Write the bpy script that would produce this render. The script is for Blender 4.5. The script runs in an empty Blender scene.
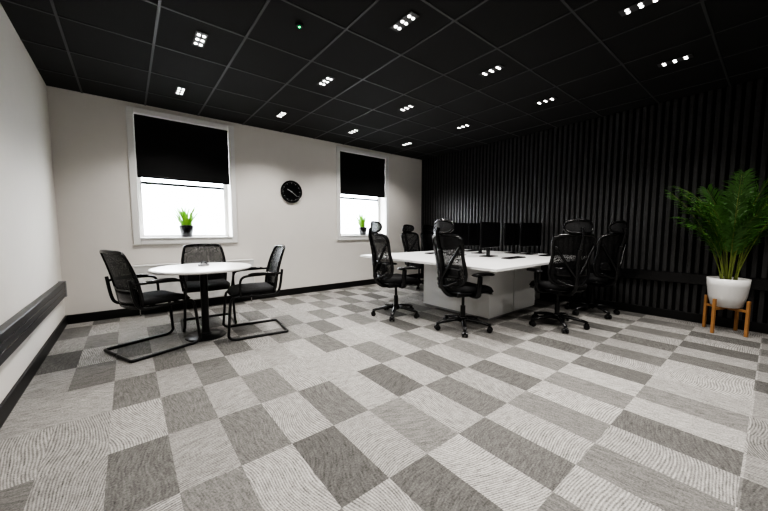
import bpy, bmesh, math, random
from mathutils import Vector, Matrix
random.seed(7)
R=math.radians
scene=bpy.context.scene
# ------------------------------------------------------------ materials
def mat(name,col,rough=.5,metal=0,emis=None,es=0,noise=0,nscale=60,bump=0,spec=.5,alpha=1):
    m=bpy.data.materials.new(name); m.use_nodes=True
    nt=m.node_tree; b=nt.nodes['Principled BSDF']
    b.inputs['Base Color'].default_value=(*col,1)
    b.inputs['Roughness'].default_value=rough
    b.inputs['Metallic'].default_value=metal
    b.inputs['Specular IOR Level'].default_value=spec
    b.inputs['Alpha'].default_value=alpha
    if emis:
        b.inputs['Emission Color'].default_value=(*emis,1); b.inputs['Emission Strength'].default_value=es
    if noise or bump:
        tc=nt.nodes.new('ShaderNodeTexCoord'); n=nt.nodes.new('ShaderNodeTexNoise')
        n.inputs['Scale'].default_value=nscale; n.inputs['Detail'].default_value=4
        nt.links.new(tc.outputs['Object'],n.inputs['Vector'])
        if noise:
            mx=nt.nodes.new('ShaderNodeMix'); mx.data_type='RGBA'
            mx.inputs[6].default_value=tuple(c*(1-noise) for c in col)+(1,)
            mx.inputs[7].default_value=tuple(min(1,c*(1+noise)) for c in col)+(1,)
            nt.links.new(n.outputs['Fac'],mx.inputs[0]); nt.links.new(mx.outputs[2],b.inputs['Base Color'])
        if bump:
            bp=nt.nodes.new('ShaderNodeBump'); bp.inputs['Strength'].default_value=bump; bp.inputs['Distance'].default_value=.01
            nt.links.new(n.outputs['Fac'],bp.inputs['Height']); nt.links.new(bp.outputs[0],b.inputs['Normal'])
    return m
M_wall=mat('wall_paint',(.84,.81,.77),.75,noise=.02,nscale=8,bump=.05)
M_trimw=mat('white_trim',(.88,.875,.86),.4,noise=.01)
M_base=mat('black_skirting',(.008,.008,.008),.45,noise=.2)
M_ceil=mat('ceiling_tile_black',(.012,.012,.012),.85,noise=.3,nscale=120,bump=.2)
M_grid=mat('ceiling_grid_grey',(.055,.055,.057),.5,noise=.05)
M_slat=mat('slat_black',(.045,.045,.046),.36,noise=.35,nscale=14,bump=.12)
M_felt=mat('felt_black',(.003,.003,.003),.95,noise=.2)
M_trunk=mat('trunking_grey',(.045,.045,.048),.4,noise=.05)
M_blk=mat('black_plastic',(.010,.010,.011),.22,noise=.1)
M_fab=mat('black_fabric',(.012,.012,.013),.85,noise=.3,nscale=250,bump=.3)
M_chrome=mat('black_metal',(.012,.012,.013),.28,metal=.3,noise=.05)
M_steel=mat('chrome',(.5,.5,.5),.2,metal=1,noise=.03)
M_white=mat('white_laminate',(.84,.84,.835),.3,noise=.01)
M_blind=mat('blind_fabric',(.007,.007,.008),.8,noise=.2,nscale=200)
M_led=mat('led',(1,1,1),.5,emis=(1,.98,.95),es=9)
M_green=mat('green_led',(0,.5,.1),.5,emis=(0,1,.25),es=6)
M_pot=mat('white_ceramic',(.82,.81,.79),.3,noise=.02)
M_wood=mat('oak_wood',(.40,.20,.075),.5,noise=.25,nscale=25)
M_soil=mat('soil',(.03,.018,.01),.95,noise=.4,nscale=80,bump=.5)
M_leaf=mat('palm_leaf',(.085,.21,.045),.45,noise=.4,nscale=6)
M_leaf2=mat('light_leaf',(.25,.55,.06),.45,noise=.3,nscale=9)
M_stem=mat('palm_stem',(.22,.27,.07),.5,noise=.2)
M_screen=mat('screen_glass',(.006,.006,.007),.12,noise=.05)
M_rad=mat('radiator_marbled',(.76,.755,.74),.3,noise=.3,nscale=7)
M_clockw=mat('clock_marks',(.5,.5,.5),.5,noise=.01)
M_grey=mat('grey_plastic',(.3,.3,.31),.4,noise=.03)
# mesh fabric with holes
def mesh_mat(name,th):
    m=bpy.data.materials.new(name); m.use_nodes=True; nt=m.node_tree
    b=nt.nodes['Principled BSDF']; b.inputs['Base Color'].default_value=(.010,.010,.011,1); b.inputs['Roughness'].default_value=.6
    tc=nt.nodes.new('ShaderNodeTexCoord'); v=nt.nodes.new('ShaderNodeTexVoronoi'); v.inputs['Scale'].default_value=150
    nt.links.new(tc.outputs['Object'],v.inputs['Vector'])
    r=nt.nodes.new('ShaderNodeMath'); r.operation='GREATER_THAN'; r.inputs[1].default_value=th
    nt.links.new(v.outputs['Distance'],r.inputs[0]); nt.links.new(r.outputs[0],b.inputs['Alpha'])
    return m
M_mesh=mesh_mat('chair_mesh_fabric',.33); M_mesh2=mesh_mat('dense_mesh_fabric',.22)
def glass_mat():
    m=bpy.data.materials.new('window_glass'); m.use_nodes=True; nt=m.node_tree
    nt.nodes.remove(nt.nodes['Principled BSDF']); o=nt.nodes['Material Output']
    t=nt.nodes.new('ShaderNodeBsdfTransparent'); g=nt.nodes.new('ShaderNodeBsdfGlossy'); g.inputs['Roughness'].default_value=.02
    mx=nt.nodes.new('ShaderNodeMixShader'); mx.inputs[0].default_value=.05
    nt.links.new(t.outputs[0],mx.inputs[1]); nt.links.new(g.outputs[0],mx.inputs[2]); nt.links.new(mx.outputs[0],o.inputs[0])
    return m
M_glass=glass_mat()
def carpet(name,darkmul=1.0):
    m=bpy.data.materials.new(name); m.use_nodes=True; nt=m.node_tree; b=nt.nodes['Principled BSDF']
    b.inputs['Roughness'].default_value=.95; b.inputs['Specular IOR Level'].default_value=.15
    N=nt.nodes.new; L=nt.links.new
    def mth(op,a,c=None,d=None):
        n=N('ShaderNodeMath'); n.operation=op
        for i,v in enumerate((a,c,d)):
            if v is None: continue
            if isinstance(v,(int,float)): n.inputs[i].default_value=v
            else: L(v,n.inputs[i])
        return n.outputs[0]
    tc=N('ShaderNodeTexCoord'); sp=N('ShaderNodeSeparateXYZ'); L(tc.outputs['Object'],sp.inputs[0])
    x,y=sp.outputs[0],sp.outputs[1]
    W,Ln=.25,.5
    ix=mth('FLOOR',mth('DIVIDE',mth('ADD',x,.63),W))
    iy=mth('FLOOR',mth('DIVIDE',mth('ADD',y,.46),Ln))
    def wn(off):
        c=N('ShaderNodeCombineXYZ'); L(ix,c.inputs[0]); L(iy,c.inputs[1]); c.inputs[2].default_value=off
        w=N('ShaderNodeTexWhiteNoise'); w.noise_dimensions='3D'; L(c.outputs[0],w.inputs['Vector']); return w.outputs['Value']
    r1,r2,r3=wn(3.3),wn(9.1),wn(5.7)
    chk=mth('FLOORED_MODULO',mth('ADD',ix,iy),2)
    v=mth('ADD',mth('MULTIPLY',chk,.62),mth('MULTIPLY',r1,.70))
    lig=mth('GREATER_THAN',v,.61)
    base=mth('ADD',mth('ADD',.105,mth('MULTIPLY',lig,.135)),mth('MULTIPLY',r3,.07))
    isx=mth('GREATER_THAN',r2,.5); nis=mth('SUBTRACT',1,isx)
    sl=mth('MULTIPLY',mth('SUBTRACT',r3,.5),.5)
    co=mth('ADD',mth('MULTIPLY',x,isx),mth('MULTIPLY',y,nis))
    al=mth('ADD',mth('MULTIPLY',y,isx),mth('MULTIPLY',x,nis))
    co=mth('ADD',co,mth('MULTIPLY',al,sl))
    nz=N('ShaderNodeTexNoise'); nz.inputs['Scale'].default_value=2.6; nz.inputs['Detail'].default_value=0; L(tc.outputs['Object'],nz.inputs['Vector'])
    cw=mth('ADD',co,mth('MULTIPLY',nz.outputs['Fac'],.16))
    st=mth('SINE',mth('MULTIPLY',cw,2*math.pi/.0120))
    cv=N('ShaderNodeCombineXYZ'); L(mth('MULTIPLY',cw,85),cv.inputs[0]); L(mth('MULTIPLY',al,16),cv.inputs[1]); L(mth('MULTIPLY',r1,30),cv.inputs[2])
    ns=N('ShaderNodeTexNoise'); ns.inputs['Scale'].default_value=1; ns.inputs['Detail'].default_value=3; L(cv.outputs[0],ns.inputs['Vector'])
    n2=N('ShaderNodeTexNoise'); n2.inputs['Scale'].default_value=110; n2.inputs['Detail'].default_value=4; n2.inputs['Roughness'].default_value=.75; L(tc.outputs['Object'],n2.inputs['Vector'])
    amp=mth('ADD',.06,mth('MULTIPLY',lig,.24))
    f=mth('ADD',1,mth('MULTIPLY',st,amp))
    f=mth('ADD',f,mth('MULTIPLY',mth('SUBTRACT',ns.outputs['Fac'],.5),1.2))
    f=mth('ADD',f,mth('MULTIPLY',mth('SUBTRACT',n2.outputs['Fac'],.5),2.2))
    val=mth('MULTIPLY',base,mth('MULTIPLY',f,darkmul))
    cc=N('ShaderNodeCombineXYZ'); L(mth('MULTIPLY',val,1.035),cc.inputs[0]); L(val,cc.inputs[1]); L(mth('MULTIPLY',val,.95),cc.inputs[2])
    L(cc.outputs[0],b.inputs['Base Color'])
    bp=N('ShaderNodeBump'); bp.inputs['Strength'].default_value=.4; bp.inputs['Distance'].default_value=.004
    L(n2.outputs['Fac'],bp.inputs['Height']); L(bp.outputs[0],b.inputs['Normal'])
    return m
M_carpet=carpet('carpet_tiles'); M_carpet2=carpet('carpet_tiles_dark',.75)

# ------------------------------------------------------------ mesh helpers
def box(bm,c,s,rot=None):
    m=Matrix.Translation(Vector(c))
    if rot is not None: m=m@rot.to_4x4()
    m=m@Matrix.Diagonal((s[0],s[1],s[2],1))
    bmesh.ops.create_cube(bm,size=1,matrix=m)
def bx(bm,x0,x1,y0,y1,z0,z1): box(bm,((x0+x1)/2,(y0+y1)/2,(z0+z1)/2),(x1-x0,y1-y0,z1-z0))
def spline(pts,n=6,closed=False):
    P=[Vector(p) for p in pts]; out=[]; N=len(P)
    for i in range(N if closed else N-1):
        if closed: a,b,c,d=P[i-1],P[i],P[(i+1)%N],P[(i+2)%N]
        else: a,b,c,d=P[max(i-1,0)],P[i],P[i+1],P[min(i+2,N-1)]
        for k in range(n):
            t=k/n
            out.append(.5*((2*b)+(c-a)*t+(2*a-5*b+4*c-d)*t*t+(3*b-a-3*c+d)*t**3))
    if not closed: out.append(P[-1])
    return out
def tube(bm,pts,r,closed=False,seg=8,flat=1.0,ref=None):
    P=[Vector(p) for p in pts]; N=len(P)
    rs=r if isinstance(r,(list,tuple)) else [r]*N
    rings=[]; nrm=None
    for i in range(N):
        if closed: t=P[(i+1)%N]-P[i-1]
        else: t=P[min(i+1,N-1)]-P[max(i-1,0)]
        t.normalize()
        if nrm is None:
            up=Vector(ref) if ref else (Vector((0,0,1)) if abs(t.z)<.9 else Vector((0,1,0)))
            nrm=(up-t*up.dot(t)).normalized()
        else:
            nn=nrm-t*nrm.dot(t)
            if nn.length>1e-5: nrm=nn.normalized()
        bn=t.cross(nrm)
        rings.append([bm.verts.new(P[i]+(nrm*math.cos(2*math.pi*k/seg)*flat+bn*math.sin(2*math.pi*k/seg))*rs[i]) for k in range(seg)])
    for i in range(N if closed else N-1):
        a,b=rings[i],rings[(i+1)%N]
        for k in range(seg): bm.faces.new((a[k],a[(k+1)%seg],b[(k+1)%seg],b[k]))
    if not closed:
        bm.faces.new(rings[0][::-1]); bm.faces.new(rings[-1])
def lathe(bm,prof,c=(0,0,0),seg=32):
    rings=[]
    for (r,z) in prof:
        r=max(r,.0005)
        rings.append([bm.verts.new((c[0]+r*math.cos(2*math.pi*k/seg),c[1]+r*math.sin(2*math.pi*k/seg),c[2]+z)) for k in range(seg)])
    for i in range(len(rings)-1):
        a,b=rings[i],rings[i+1]
        for k in range(seg): bm.faces.new((a[k],a[(k+1)%seg],b[(k+1)%seg],b[k]))
    bm.faces.new(rings[0][::-1]); bm.faces.new(rings[-1])
def pad(bm,fn,h,nu=14,nv=14,p=8):
    """cushion: fn(u,v)->(pos,normal) ; thickness h"""
    T={};B={}
    for i in range(nu+1):
        for j in range(nv+1):
            u=-1+2*i/nu; v=-1+2*j/nv
            pos,nm=fn(u,v)
            t=h/2*math.sqrt(max(0,1-max(abs(u),abs(v))**p))
            if i in(0,nu) or j in(0,nv): T[i,j]=B[i,j]=bm.verts.new(pos)
            else: T[i,j]=bm.verts.new(pos+nm*t); B[i,j]=bm.verts.new(pos-nm*t)
    for i in range(nu):
        for j in range(nv):
            bm.faces.new((T[i,j],T[i+1,j],T[i+1,j+1],T[i,j+1]))
            bm.faces.new((B[i,j],B[i,j+1],B[i+1,j+1],B[i+1,j]))
def obj(name,bm,m,parent=None,smooth=False,bevel=0,loc=(0,0,0)):
    me=bpy.data.meshes.new(name); 
    bmesh.ops.recalc_face_normals(bm,faces=bm.faces[:])
    bm.to_mesh(me); bm.free(); 
    for mm in (m if isinstance(m,list) else [m]): me.materials.append(mm)
    o=bpy.data.objects.new(name,me); scene.collection.objects.link(o); o.location=loc
    if smooth:
        for p in me.polygons: p.use_smooth=True
    if bevel:
        md=o.modifiers.new('bevel','BEVEL'); md.width=bevel; md.segments=3; md.limit_method='ANGLE'
    if parent: o.parent=parent
    return o
def empty(name,loc=(0,0,0),rz=0):
    e=bpy.data.objects.new(name,None); scene.collection.objects.link(e); e.location=loc; e.rotation_euler=(0,0,rz); e.empty_display_size=.1; return e
def nb(): return bmesh.new()
def clone(src,loc,rz):
    e=empty(src.name.split('.')[0],loc,rz)
    for c in src.children:
        k=c.copy(); scene.collection.objects.link(k); k.parent=e
    return e
def face(dx,dy): return math.atan2(-dx,dy)

# ------------------------------------------------------------ room
XL,XR,YB,YF,H=-.63,5.39,5.28,-3.2,2.75
b=nb(); bx(b,XL-.2,XR+.2,.03,YB+.2,-.1,0); obj('floor',b,M_carpet)
b=nb(); bx(b,XL-.2,XR+.2,YF-.2,.03,-.1,0); obj('floor_entrance',b,M_carpet2)
b=nb(); bx(b,XL-.2,XR+.2,YF-.2,YB+.25,H,H+.1); obj('ceiling',b,M_ceil)
# grid
b=nb(); GX,GY=.6,.62
gx=.26-.6
while gx<XR:
    if gx>XL: bx(b,gx-.009,gx+.009,YF,YB,H-.006,H+.001)
    gx+=GX
gy=4.47-.31+GY
while gy>YF:
    if gy<YB: bx(b,XL,XR,gy-.009,gy+.009,H-.005,H+.001)
    gy-=GY
obj('trim_1',b,M_grid)
wins=[(.055,1.325),(3.105,4.375)]; ZB,ZT=.935,2.695; TW=.075
b=nb(); x=XL-.2
for (a,c) in wins:
    bx(b,x,a+TW,YB,YB+.25,0,H)
    bx(b,a+TW,c-TW,YB,YB+.25,0,ZB+TW); bx(b,a+TW,c-TW,YB,YB+.25,ZT-TW,H); x=c-TW
bx(b,x,XR+.2,YB,YB+.25,0,H)
obj('wall_back',b,M_wall)
b=nb(); bx(b,XL-.2,XL,YF,YB,0,H); obj('wall_left',b,M_wall)
b=nb(); bx(b,XL-.2,XR+.2,YF-.2,YF,0,H); obj('wall_front',b,M_wall)
b=nb(); bx(b,XR,XR+.2,YF,YB,0,H); obj('wall_right',b,M_felt)
b=nb(); y=YF+.02; P=.075
while y<YB-.05:
    bx(b,XR-.022,XR-.0005,y,y+.045,.0,H-.002); y+=P
obj('wall_right_slats',b,M_slat,bevel=.007)
b=nb(); bx(b,XL,XR-.03,YB-.016,YB,0,.11); obj('baseboard_back',b,M_base,bevel=.004)
b=nb(); bx(b,XL,XL+.016,YF,YB-.016,0,.11); obj('baseboard_left',b,M_base,bevel=.004)
b=nb(); bx(b,XR-.04,XR-.0225,YF,YB-.016,0,.11); obj('baseboard_right',b,M_base,bevel=.004)
# windows
for k,(a,c) in enumerate(wins):
    w=empty('window_%d'%(k+1),((a+c)/2,YB,0)); cx=(a+c)/2; hw=(c-a)/2
    b=nb()
    bx(b,-hw,-hw+TW,-.028,.01,ZB,ZT); bx(b,hw-TW,hw,-.028,.01,ZB,ZT)
    bx(b,-hw+TW,hw-TW,-.028,.01,ZT-TW,ZT); bx(b,-hw+TW,hw-TW,-.028,.01,ZB,ZB+TW)
    obj('architrave',b,M_trimw,w,bevel=.005)
    b=nb(); bx(b,-hw+TW,hw-TW,-.04,.19,ZB+TW,ZB+TW+.018); obj('sill_board',b,M_trimw,w,bevel=.004)
    ih=hw-TW; b=nb(); f=.05
    bx(b,-ih,-ih+f,.19,.245,ZB+TW,ZT-TW); bx(b,ih-f,ih,.19,.245,ZB+TW,ZT-TW)
    bx(b,-ih+f,ih-f,.19,.245,ZB+TW,ZB+TW+f); bx(b,-ih+f,ih-f,.19,.245,ZT-TW-f,ZT-TW)
    obj('casement_frame',b,M_trimw,w,bevel=.005)
    b=nb(); bx(b,-ih+f,ih-f,.195,.24,1.755,1.79); obj('transom',b,M_trunk,w)
    b=nb(); bx(b,-ih+f,ih-f,.215,.221,ZB+TW+f,ZT-TW-f); obj('glass_pane',b,M_glass,w)
    bl=empty('roller_blind',(cx,YB,0)) 
    b=nb(); bx(b,-ih+.004,ih-.004,.012,.016,1.84,ZT-TW-.004); obj('fabric',b,M_blind,bl)
    b=nb(); tube(b,[(-ih+.01,.035,ZT-TW-.03),(ih-.01,.035,ZT-TW-.03)],.02,seg=16); obj('roller',b,M_blk,bl,smooth=False)
    b=nb(); bx(b,-ih+.004,ih-.004,.006,.022,1.815,1.842); obj('hem_bar',b,M_blk,bl,bevel=.004)
# exterior
b=nb(); bx(b,-30,30,YB+.6,60,-3.2,-3); obj('exterior_ground',b,mat('asphalt',(.35,.35,.35),.9,noise=.2,nscale=3))
b=nb(); bx(b,-14,3.0,22,30,-3,3.2); bx(b,4.5,24,26,34,-3,4.2)
obj('exterior_building',b,mat('pale_render',(.75,.78,.82),.9,noise=.1,nscale=2))
# trunking
tr=empty('cable_trunking',(XL+.001,0,0))
b=nb(); bx(b,0,.055,YF+.01,4.99,.38,.55); obj('casing',b,M_trunk,tr,bevel=.008)
b=nb(); bx(b,.055,.057,YF+.01,4.98,.44,.447); bx(b,.055,.057,YF+.01,4.98,.49,.497); obj('lid_grooves',b,M_blk,tr)
b=nb(); bx(b,0,.062,4.99,5.03,.375,.555); obj('endcap',b,M_grey,tr,bevel=.006)
tr=empty('desk_power_trunking',(XR-.0235,0,0))
b=nb(); bx(b,-.05,0,YF+.01,YB-.35,.47,.60); obj('casing',b,M_blk,tr,bevel=.006)
# radiator
rd=empty('radiator',(.78,YB-.018,0))
b=nb(); bx(b,-.74,.74,-.13,-.10,.14,.66)
obj('front_panel',b,M_rad,rd,bevel=.012)
b=nb(); bx(b,-.73,.73,-.06,-.035,.15,.65)
for i in range(48): bx(b,-.72+i*.0305,-.705+i*.0305,-.10,-.06,.17,.64)
obj('convector_fins',b,M_rad,rd)
b=nb(); bx(b,-.745,.745,-.135,-.03,.655,.672); bx(b,-.745,-.735,-.13,-.03,.15,.66); bx(b,.735,.745,-.13,-.03,.15,.66)
bx(b,-.5,-.46,-.035,.016,.2,.6); bx(b,.46,.5,-.035,.016,.2,.6)
obj('grille_cover',b,M_trimw,rd,bevel=.003)
b=nb()
for sx in(-.7,.7): tube(b,[(sx,-.08,0),(sx,-.08,.17)],.009,seg=10)
obj('pipes',b,M_steel,rd,smooth=True)
# ceiling lights
for i,x in enumerate((.56,1.76,2.96,4.16)):
    for j,y in enumerate((4.47,3.19,1.93,.72,-.5)):
        e=empty('recessed_ceiling_light',(x,y,H))
        b=nb(); bx(b,-.045,.045,-.125,.125,-.012,-.006); obj('bezel',b,M_grid,e,bevel=.003)
        b=nb()
        for sx in(-.019,.019):
            for sy in(-.078,0,.078):
                lathe(b,[(.012,-.016),(.012,-.012)],(sx,sy,0),16)
        obj('led_spots',b,M_led,e)
        ld=bpy.data.lights.new('led_lamp','SPOT'); ld.energy=58 if (i>=2 and j<=1) else 76; ld.spot_size=R(124); ld.spot_blend=.85; ld.shadow_soft_size=.05; ld.color=(1,.965,.92)
        lo=bpy.data.objects.new('lamp',ld); scene.collection.objects.link(lo); lo.parent=e; lo.location=(0,0,-.07)
e=empty('smoke_detector',(1.14,2.48,H))
b=nb(); lathe(b,[(.03,-.006),(.03,-.015),(.02,-.02)]); obj('body',b,M_blk,e,smooth=True)
b=nb(); lathe(b,[(.007,-.026),(.007,-.018)],(0,0,0),10); obj('led',b,M_green,e)

# ------------------------------------------------------------ clock
e=empty('wall_clock',(2.215,YB,1.78)); e.rotation_euler=(R(90),0,0)
b=nb(); lathe(b,[(.185,0),(.190,.01),(.190,.03),(.18,.04),(.172,.034),(.172,.02)],seg=64); obj('case',b,M_blk,e,smooth=False)
b=nb()
for k in range(60):
    a=k*math.pi/30; big=k%5==0
    l=.022 if big else .008; w=.005 if big else .002
    rr=.158-l/2
    box(b,(rr*math.sin(a),rr*math.cos(a),.022),(w,l,.002),Matrix.Rotation(-a,3,'Z'))
obj('dial_marks',b,M_clockw,e)
b=nb()
for a,l,w in((R(-62),.085,.009),(R(128),.13,.006)):
    box(b,(l/2*math.sin(a),l/2*math.cos(a),.026),(w,l,.002),Matrix.Rotation(-a,3,'Z'))
lathe(b,[(.01,.022),(.01,.03)],seg=16)
obj('hands',b,M_clockw,e)

# ------------------------------------------------------------ ergonomic chair (faces +Y)
def ergo(loc,rz):
    e=empty('ergonomic_office_chair',loc,rz)
    b=nb(); cb=nb()
    for k in range(5):
        a=R(90+72*k+18); d=Vector((math.cos(a),math.sin(a),0))
        tube(b,[d*.03+Vector((0,0,.115)),d*.12+Vector((0,0,.115)),d*.22+Vector((0,0,.098)),d*.31+Vector((0,0,.078))],[.032,.028,.024,.018],seg=10,flat=.75)
        p=d*.30; s=Vector((-d.y,d.x,0))
        tube(b,[p+Vector((0,0,.045)),p+Vector((0,0,.085))],.008,seg=8)
        for sg in(-1,1):
            tube(cb,[p+s*sg*.010+Vector((0,0,.03)),p+s*sg*.030+Vector((0,0,.03))],.030,seg=18)
        tube(cb,[p-s*.012+Vector((0,0,.045)),p+s*.012+Vector((0,0,.045))],.026,seg=12)
    lathe(b,[(.045,.085),(.045,.13),(.03,.15)],seg=20)
    obj('star_base',b,M_blk,e,smooth=True); obj('casters',cb,M_blk,e,bevel=.004)
    b=nb(); lathe(b,[(.027,.13),(.027,.27),(.016,.272),(.016,.40)],seg=20); obj('gas_lift',b,M_chrome,e)
    b=nb(); box(b,(0,-.02,.415),(.19,.26,.055)); box(b,(.13,.02,.41),(.12,.015,.012)); obj('tilt_mechanism',b,M_blk,e,bevel=.012)
    # seat
    b=nb()
    def sf(u,v):
        x=.26*u*math.sqrt(1-.28*v*v); y=.25*v*math.sqrt(1-.22*u*u)+.02
        z=.475+.018*u*u-.035*max(0,v-.35)**2*3+ .012*max(0,-v)**2
        return Vector((x,y,z)),Vector((0,0,1))
    pad(b,sf,.085,20,20,8); obj('seat_cushion',b,M_fab,e,smooth=True)
    b=nb()
    def sf2(u,v):
        p,n=sf(u*.97,v*.97); p.z-=.035; return p,n
    pad(b,sf2,.035,16,16,10); obj('seat_pan',b,M_blk,e,smooth=True)
    # back
    ZS=[.52,.56,.64,.74,.84,.94,1.02,1.06]; HW=[.13,.20,.232,.222,.215,.235,.24,.19]; YS=[-.225,-.23,-.232,-.235,-.255,-.285,-.31,-.325]
    def interp(z,A):
        for i in range(len(ZS)-1):
            if z<=ZS[i+1]:
                t=(z-ZS[i])/(ZS[i+1]-ZS[i]); t=max(0,t); return A[i]*(1-t)+A[i+1]*t
        return A[-1]
    def bp(u,z): return Vector((interp(z,HW)*u, interp(z,YS)+.06*u*u*(interp(z,HW)/.22), z))
    loop=[bp(1,z) for z in ZS]+[bp(.45,1.075),bp(0,1.08),bp(-.45,1.075)]+[bp(-1,z) for z in ZS[::-1]]+[bp(-.4,.505),bp(.4,.505)]
    b=nb(); tube(b,spline(loop,4,True),.019,True,seg=8); obj('back_frame',b,M_blk,e,smooth=True)
    b=nb(); nu,nz=12,20; V={}
    for i in range(nu+1):
        for j in range(nz+1):
            z=.515+(1.07-.515)*j/nz; V[i,j]=b.verts.new(bp(-1+2*i/nu,z))
    for i in range(nu):
        for j in range(nz): b.faces.new((V[i,j],V[i+1,j],V[i+1,j+1],V[i,j+1]))
    obj('back_mesh',b,M_mesh,e,smooth=True)
    # lumbar
    b=nb()
    def lf(u,v):
        z=.67+.065*v*(1-.25*u*u); p=bp(u*.86,z); p.y-=.03; return p,Vector((0,1,0))
    pad(b,lf,.028,16,8,8); obj('lumbar_support',b,M_blk,e,smooth=True)
    b=nb()
    tube(b,spline([(0,-.08,.41),(0,-.20,.42),(0,-.285,.50),(0,-.30,.62),(0,-.305,.78),(0,-.335,.93)],5),.024,seg=10,flat=1.2)
    for s in(-1,1):
        tube(b,spline([(0,-.30,.60),(s*.07,-.295,.70),(s*.15,-.27,.83),(s*.22,-.25,.95)],5),.016,seg=8)
        tube(b,spline([(0,-.29,.52),(s*.08,-.28,.53),(s*.17,-.225,.58)],5),.015,seg=8)
    tube(b,spline([(0,-.33,.90),(0,-.36,1.02),(0,-.37,1.10),(0,-.355,1.15)],5),.016,seg=8,flat=1.5)
    obj('back_spine',b,M_blk,e,smooth=True)
    # headrest
    def hp(u,v):
        z=1.152+.062*v*(1-.15*u*u)+.012*(1-u*u); return Vector((.155*u*(1-.1*(v<0)*v*v),-.345+.055*u*u+.012*v,z))
    b=nb(); lp=[hp(1,-.5),hp(1.03,0),hp(1,.5),hp(.8,1),hp(0,1.1),hp(-.8,1),hp(-1,.5),hp(-1.03,0),hp(-1,-.5),hp(-.75,-1),hp(0,-1.1),hp(.75,-1)]
    tube(b,spline(lp,5,True),.013,True,seg=8); obj('headrest_frame',b,M_blk,e,smooth=True)
    b=nb(); V={}
    for i in range(13):
        for j in range(7): V[i,j]=b.verts.new(hp((-1+i/6)*.97,(-1+j/3)*1.0))
    for i in range(12):
        for j in range(6): b.faces.new((V[i,j],V[i+1,j],V[i+1,j+1],V[i,j+1]))
    obj('headrest_mesh',b,M_mesh2,e,smooth=True)
    # arms
    b=nb(); pb=nb()
    for s in(-1,1):
        tube(b,spline([(s*.10,-.02,.42),(s*.22,-.03,.415),(s*.285,-.04,.44),(s*.295,-.04,.52),(s*.295,-.03,.64)],6),.020,seg=8,flat=1.5,ref=(0,1,0))
        def af(u,v,s=s): return Vector((s*.285+.045*u*(1-.15*v*v),.02+.13*v,.662-.01*v*v)),Vector((0,0,1))
        pad(pb,af,.034,8,14,6)
    obj('armrest_posts',b,M_blk,e,smooth=True); obj('armrest_pads',pb,M_blk,e,smooth=True)
    return e
c0=ergo((2.93,2.20,0),face(1,-.22))
clone(c0,(2.72,3.12,0),face(1,-.25))
clone(c0,(3.90,1.58,0),face(.55,.83))
clone(c0,(4.86,1.53,0),face(.3,.95))
clone(c0,(4.42,4.38,0),face(.1,-1))
clone(c0,(5.00,4.42,0),face(0,-1))

# ------------------------------------------------------------ cantilever visitor chair (faces +Y)
def visitor(loc,rz):
    e=empty('cantilever_meeting_chair',loc,rz)
    b=nb(); r=.0135; z0=r+.002
    for s in(-1,1):
        pts=[(0,-.30,z0),(s*.20,-.30,z0),(s*.255,-.295,z0),(s*.265,-.25,z0),(s*.265,.10,z0),(s*.262,.235,z0),(s*.258,.285,z0+.03),(s*.25,.285,.10),(s*.24,.262,.36),(s*.235,.24,.425),(s*.235,.18,.44),(s*.235,-.12,.435),(s*.235,-.20,.45),(s*.23,-.235,.52),(s*.225,-.262,.70)]
        tube(b,spline(pts,5),r,seg=10)
    tube(b,[(-.235,-.05,.432),(.235,-.05,.432)],.011,seg=8); tube(b,[(-.235,.15,.432),(.235,.15,.432)],.011,seg=8)
    obj('sled_frame',b,M_chrome,e,smooth=True)
    b=nb()
    def sf(u,v):
        return Vector((.24*u*math.sqrt(1-.2*v*v),.235*v*math.sqrt(1-.15*u*u)+.02,.475+.01*u*u-.03*max(0,v-.5)**2*4)),Vector((0,0,1))
    pad(b,sf,.065,18,18,8); obj('seat_cushion',b,M_fab,e,smooth=True)
    def bp(u,v):
        z=.69+.24*v; hw=.235-.018*v*v-.012*v
        return Vector((hw*u*math.sqrt(1-.10*v*v),-.255-.06*v-.02*v*v+.04*u*u-.0,z+.012*(1-u*u)*v))
    lp=[]
    for u in(-.9,-.45,0,.45,.9): lp.append(bp(u,-1))
    for v in(-.9,-.45,0,.45,.9): lp.append(bp(1,v))
    for u in(.9,.45,0,-.45,-.9): lp.append(bp(u,1))
    for v in(.9,.45,0,-.45,-.9): lp.append(bp(-1,v))
    b=nb(); tube(b,spline(lp,4,True),.015,True,seg=8); obj('back_frame',b,M_blk,e,smooth=True)
    b=nb(); V={}
    for i in range(13):
        for j in range(13): V[i,j]=b.verts.new(bp(-1+i/6,-1+j/6))
    for i in range(12):
        for j in range(12): b.faces.new((V[i,j],V[i+1,j],V[i+1,j+1],V[i,j+1]))
    obj('back_mesh',b,M_mesh2,e,smooth=True)
    b=nb(); pad(b,lambda u,v:(bp(u*.93,-.62+.3*v)+Vector((0,-.008,0)),Vector((0,1,0))),.02,12,6,8); obj('lumbar_band',b,M_blk,e,smooth=True)
    b=nb(); pb=nb()
    for s in(-1,1):
        tube(b,spline([(s*.228,-.25,.655),(s*.265,-.20,.665),(s*.272,-.05,.662),(s*.272,.10,.655),(s*.27,.155,.63),(s*.262,.17,.56),(s*.245,.165,.445)],6),.012,seg=8)
        pad(pb,lambda u,v,s=s:(Vector((s*.272+.026*u,-.04+.13*v,.678-.006*v*v)),Vector((0,0,1))),.022,6,12,6)
    obj('armrest_tubes',b,M_blk,e,smooth=True); obj('armrest_pads',pb,M_blk,e,smooth=True)
    return e
v0=visitor((.155,3.72,0),face(.93,.36))
clone(v0,(1.06,3.63,0),face(-1,.12))
vm=clone(v0,(.71,4.26,0),face(-.08,-1))
for ch in vm.children:
    if ch.name.startswith('back_mesh'):
        ch.data=ch.data.copy(); ch.data.materials[0]=M_mesh

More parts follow.
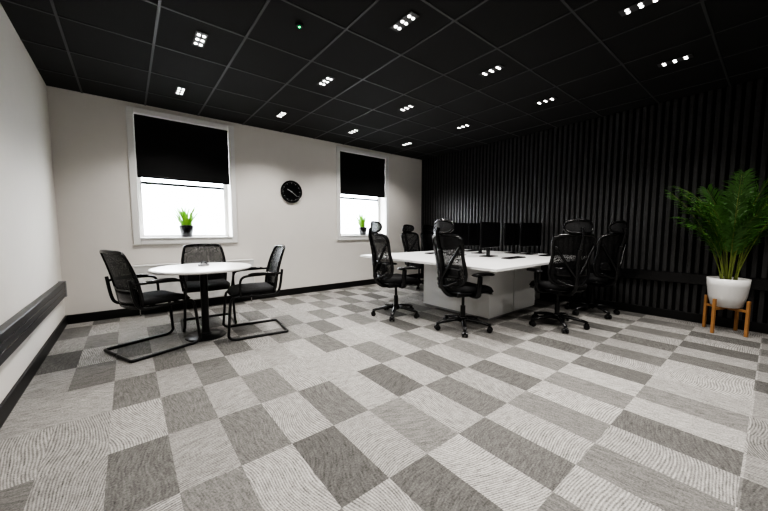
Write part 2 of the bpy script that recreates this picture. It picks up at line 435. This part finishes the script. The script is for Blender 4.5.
# ------------------------------------------------------------ round table
e=empty('round_meeting_table',(.60,3.77,0))
b=nb(); lathe(b,[(.455,.715),(.467,.722),(.47,.73),(.467,.738),(.455,.742)],seg=72); obj('tabletop',b,M_white,e,smooth=False,bevel=.002)
b=nb(); lathe(b,[(.195,0),(.195,.008),(.18,.016),(.06,.028),(.04,.045),(.036,.06),(.036,.66),(.07,.70),(.15,.714)],seg=48); obj('pedestal',b,M_chrome,e,smooth=True,bevel=.001)
e=empty('conference_phone',(.62,3.86,.742))
b=nb(); lathe(b,[(.055,0),(.06,.01),(.045,.03),(.02,.04)],seg=3); bx(b,-.05,.05,-.02,.03,0,.02); obj('body',b,M_grey,e,bevel=.004)
b=nb(); bx(b,-.03,.03,-.018,.012,.02,.045); obj('display',b,M_blk,e,bevel=.004)

# ------------------------------------------------------------ bench desk
X0,X1,Y0,Y1=2.80,5.30,1.71,4.06
e=empty('bench_desk',(0,0,0))
b=nb()
ym=(Y0+Y1)/2; xm=(X0+X1)/2
for (a,c) in((X0,xm-.001),(xm+.001,X1)):
    for (d,f) in((Y0,ym-.006),(ym+.006,Y1)): bx(b,a,c,d,f,.712,.742)
obj('worktop',b,M_white,e,bevel=.003)
b=nb(); bx(b,3.43,3.99,2.18,3.30,.03,.712); bx(b,4.01,4.60,2.18,3.30,.03,.712); obj('storage_pedestal',b,M_white,e,bevel=.003)
b=nb(); bx(b,3.45,4.58,2.20,3.28,0,.031); obj('plinth',b,M_grey,e)
b=nb(); bx(b,4.9,5.24,2.4,2.44,0,.712); bx(b,4.9,5.24,3.1,3.14,0,.712); obj('end_legs',b,M_white,e,bevel=.003)
def monitor(x,y,rz):
    e=empty('computer_monitor',(x,y,.742),rz)   # screen faces -Y
    b=nb(); bx(b,-.29,.29,-.012,.012,.13,.50); obj('housing',b,M_blk,e,bevel=.006)
    b=nb(); bx(b,-.281,.281,-.0135,-.012,.145,.491); obj('screen',b,M_screen,e)
    b=nb(); bx(b,-.03,.03,.012,.045,.01,.34); bx(b,-.12,.12,-.07,.11,0,.010); obj('stand',b,M_blk,e,bevel=.004)
monitor(4.10,2.62,R(6)); monitor(4.98,2.46,R(-4))
monitor(3.95,3.12,R(178)); monitor(5.02,2.80,R(186)); monitor(4.55,3.12,R(180))
def keyboard(x,y,rz):
    e=empty('keyboard',(x,y,.742),rz)
    b=nb(); bx(b,-.21,.21,-.065,.065,0,.012); obj('body',b,M_blk,e,bevel=.003)
    b=nb()
    for i in range(14):
        for j in range(5): bx(b,-.2+i*.0288,-.2+i*.0288+.024,-.058+j*.0235,-.058+j*.0235+.019,.012,.017)
    obj('keys',b,M_blk,e)
for p in((4.1,2.25,0),(4.95,2.15,0),(3.98,3.55,math.pi),(4.95,3.55,math.pi)): keyboard(*p)

# ------------------------------------------------------------ palm plant on stand
px,py=5.10,.31
e=empty('potted_areca_palm',(px,py,0))
b=nb(); lathe(b,[(.10,.285),(.125,.30),(.150,.40),(.163,.52),(.168,.60),(.155,.60),(.15,.57)],seg=48); obj('pot',b,M_pot,e,smooth=True)
b=nb(); lathe(b,[(.150,.565),(.1,.575),(.0,.58)],seg=32); obj('soil',b,M_soil,e,smooth=True)
lb=nb(); sb=nb()
def frond(bm_l,bm_s,base,az,length,lean,droop,nl=30,lw=.0075,ll=.25,xmax=None):
    pts=[];p=Vector(base);d=Vector((math.cos(az),math.sin(az),0)); ang=lean
    n=22; st=length/n
    for i in range(n+1):
        pts.append(p.copy()); dirv=d*math.sin(ang)+Vector((0,0,math.cos(ang))); p=p+dirv*st; ang+=droop/n*(i/n*1.7)
        if xmax and p.x>xmax: p.x=xmax
    tube(bm_s,pts,[.0065*(1-.8*i/n) for i in range(n+1)],seg=5)
    side=Vector((-d.y,d.x,0))
    for k in range(nl):
        t=.34+.66*k/(nl-1); f=t*n; i=min(int(f),n-1); q=pts[i].lerp(pts[i+1],f-i); tan=(pts[i+1]-pts[i]).normalized()
        up=side.cross(tan)
        L_=ll*math.sin(math.pi*(.12+.80*(t-.34)/.66))**.6*random.uniform(.85,1.1)
        for s in(-1,1):
            dr=(side*s*.6+tan*.8+up*random.uniform(-.1,.25)).normalized()
            m1=q+dr*L_*.5; tip=q+dr*L_+Vector((0,0,-.25*L_*random.uniform(.6,1.4)))
            if xmax:
                m1.x=min(m1.x,xmax); tip.x=min(tip.x,xmax)
            wv=dr.cross(up).normalized()*lw if dr.cross(up).length>.01 else tan*lw
            a=bm_l.verts.new(q-wv*.3); b_=bm_l.verts.new(q+wv*.3); c=bm_l.verts.new(m1+wv); d_=bm_l.verts.new(m1-wv); t_=bm_l.verts.new(tip)
            bm_l.faces.new((a,b_,c,d_)); bm_l.faces.new((d_,c,t_))
for k in range(24):
    az=k*2.399+random.uniform(-.3,.3); rr=random.uniform(.01,.07)
    ln=random.uniform(.72,1.24); lean=random.uniform(.03,.30)
    frond(lb,sb,(rr*math.cos(az),rr*math.sin(az),.57),az,ln,lean,random.uniform(.5,1.4),xmax=XR-px-.035)
obj('fronds',lb,M_leaf,e,smooth=False); obj('stems',sb,M_stem,e,smooth=True)
e=empty('wooden_plant_stand',(px,py,0),R(20))
b=nb()
for k in range(4):
    a=R(45+90*k); c,s=math.cos(a),math.sin(a)
    box(b,(.182*c,.182*s,.19),(.026,.026,.38),Matrix.Rotation(a,3,'Z'))
obj('legs',b,M_wood,e,bevel=.003)
b=nb()
box(b,(0,0,.27),(.34,.024,.026),Matrix.Rotation(R(45),3,'Z')); box(b,(0,0,.2701),(.34,.024,.026),Matrix.Rotation(R(135),3,'Z'))
obj('cross_bars',b,M_wood,e,bevel=.002)

# window sill plants
def sill_plant(x,sc=1):
    e=empty('potted_grass_plant',(x,YB+.08,ZB+TW+.018))
    b=nb(); lathe(b,[(.05*sc,0),(.055*sc,.004),(.078*sc,.13*sc),(.078*sc,.14*sc),(.07*sc,.14*sc),(.065*sc,.12*sc)],seg=32); obj('pot',b,M_blk,e,smooth=True)
    b=nb()
    for k in range(90):
        az=random.uniform(0,6.28); ln=random.uniform(.18,.36)*sc; d=Vector((math.cos(az),math.sin(az)*.35,0)); ang=random.uniform(.0,.5); q=Vector((0,0,.11*sc))+d*random.uniform(0,.045)*sc
        w=Vector((-d.y,d.x,0))*.008*sc+Vector((.006,0,0)); prev=None; n=6
        for i in range(n+1):
            ww=w*(1-(i/n)**2*.95); a=b.verts.new(q-ww); c=b.verts.new(q+ww)
            if prev: b.faces.new((prev[0],prev[1],c,a))
            prev=(a,c); q=q+(d*math.sin(ang)+Vector((0,0,math.cos(ang))))*ln/n; ang+=.1
    obj('leaves',b,M_leaf2,e,smooth=True)
sill_plant(.665,1.2); sill_plant(3.77,1.15)

# ------------------------------------------------------------ world
w=bpy.data.worlds.new('World'); scene.world=w; w.use_nodes=True; nt=w.node_tree
bg=nt.nodes['Background']; bg.inputs[0].default_value=(.90,.95,1,1); bg.inputs[1].default_value=19
# ------------------------------------------------------------ camera
cd=bpy.data.cameras.new('camera'); cam=bpy.data.objects.new('camera',cd); scene.collection.objects.link(cam)
cd.sensor_width=36; cd.lens=317/768*36; cd.clip_start=.02
cam.location=(0,0,1.12); cam.rotation_euler=(R(90-4.5),0,R(-38.9)); scene.camera=cam
try:
    scene.view_settings.view_transform='AgX'; scene.view_settings.look='AgX - High Contrast'
except Exception as ex: print(ex)
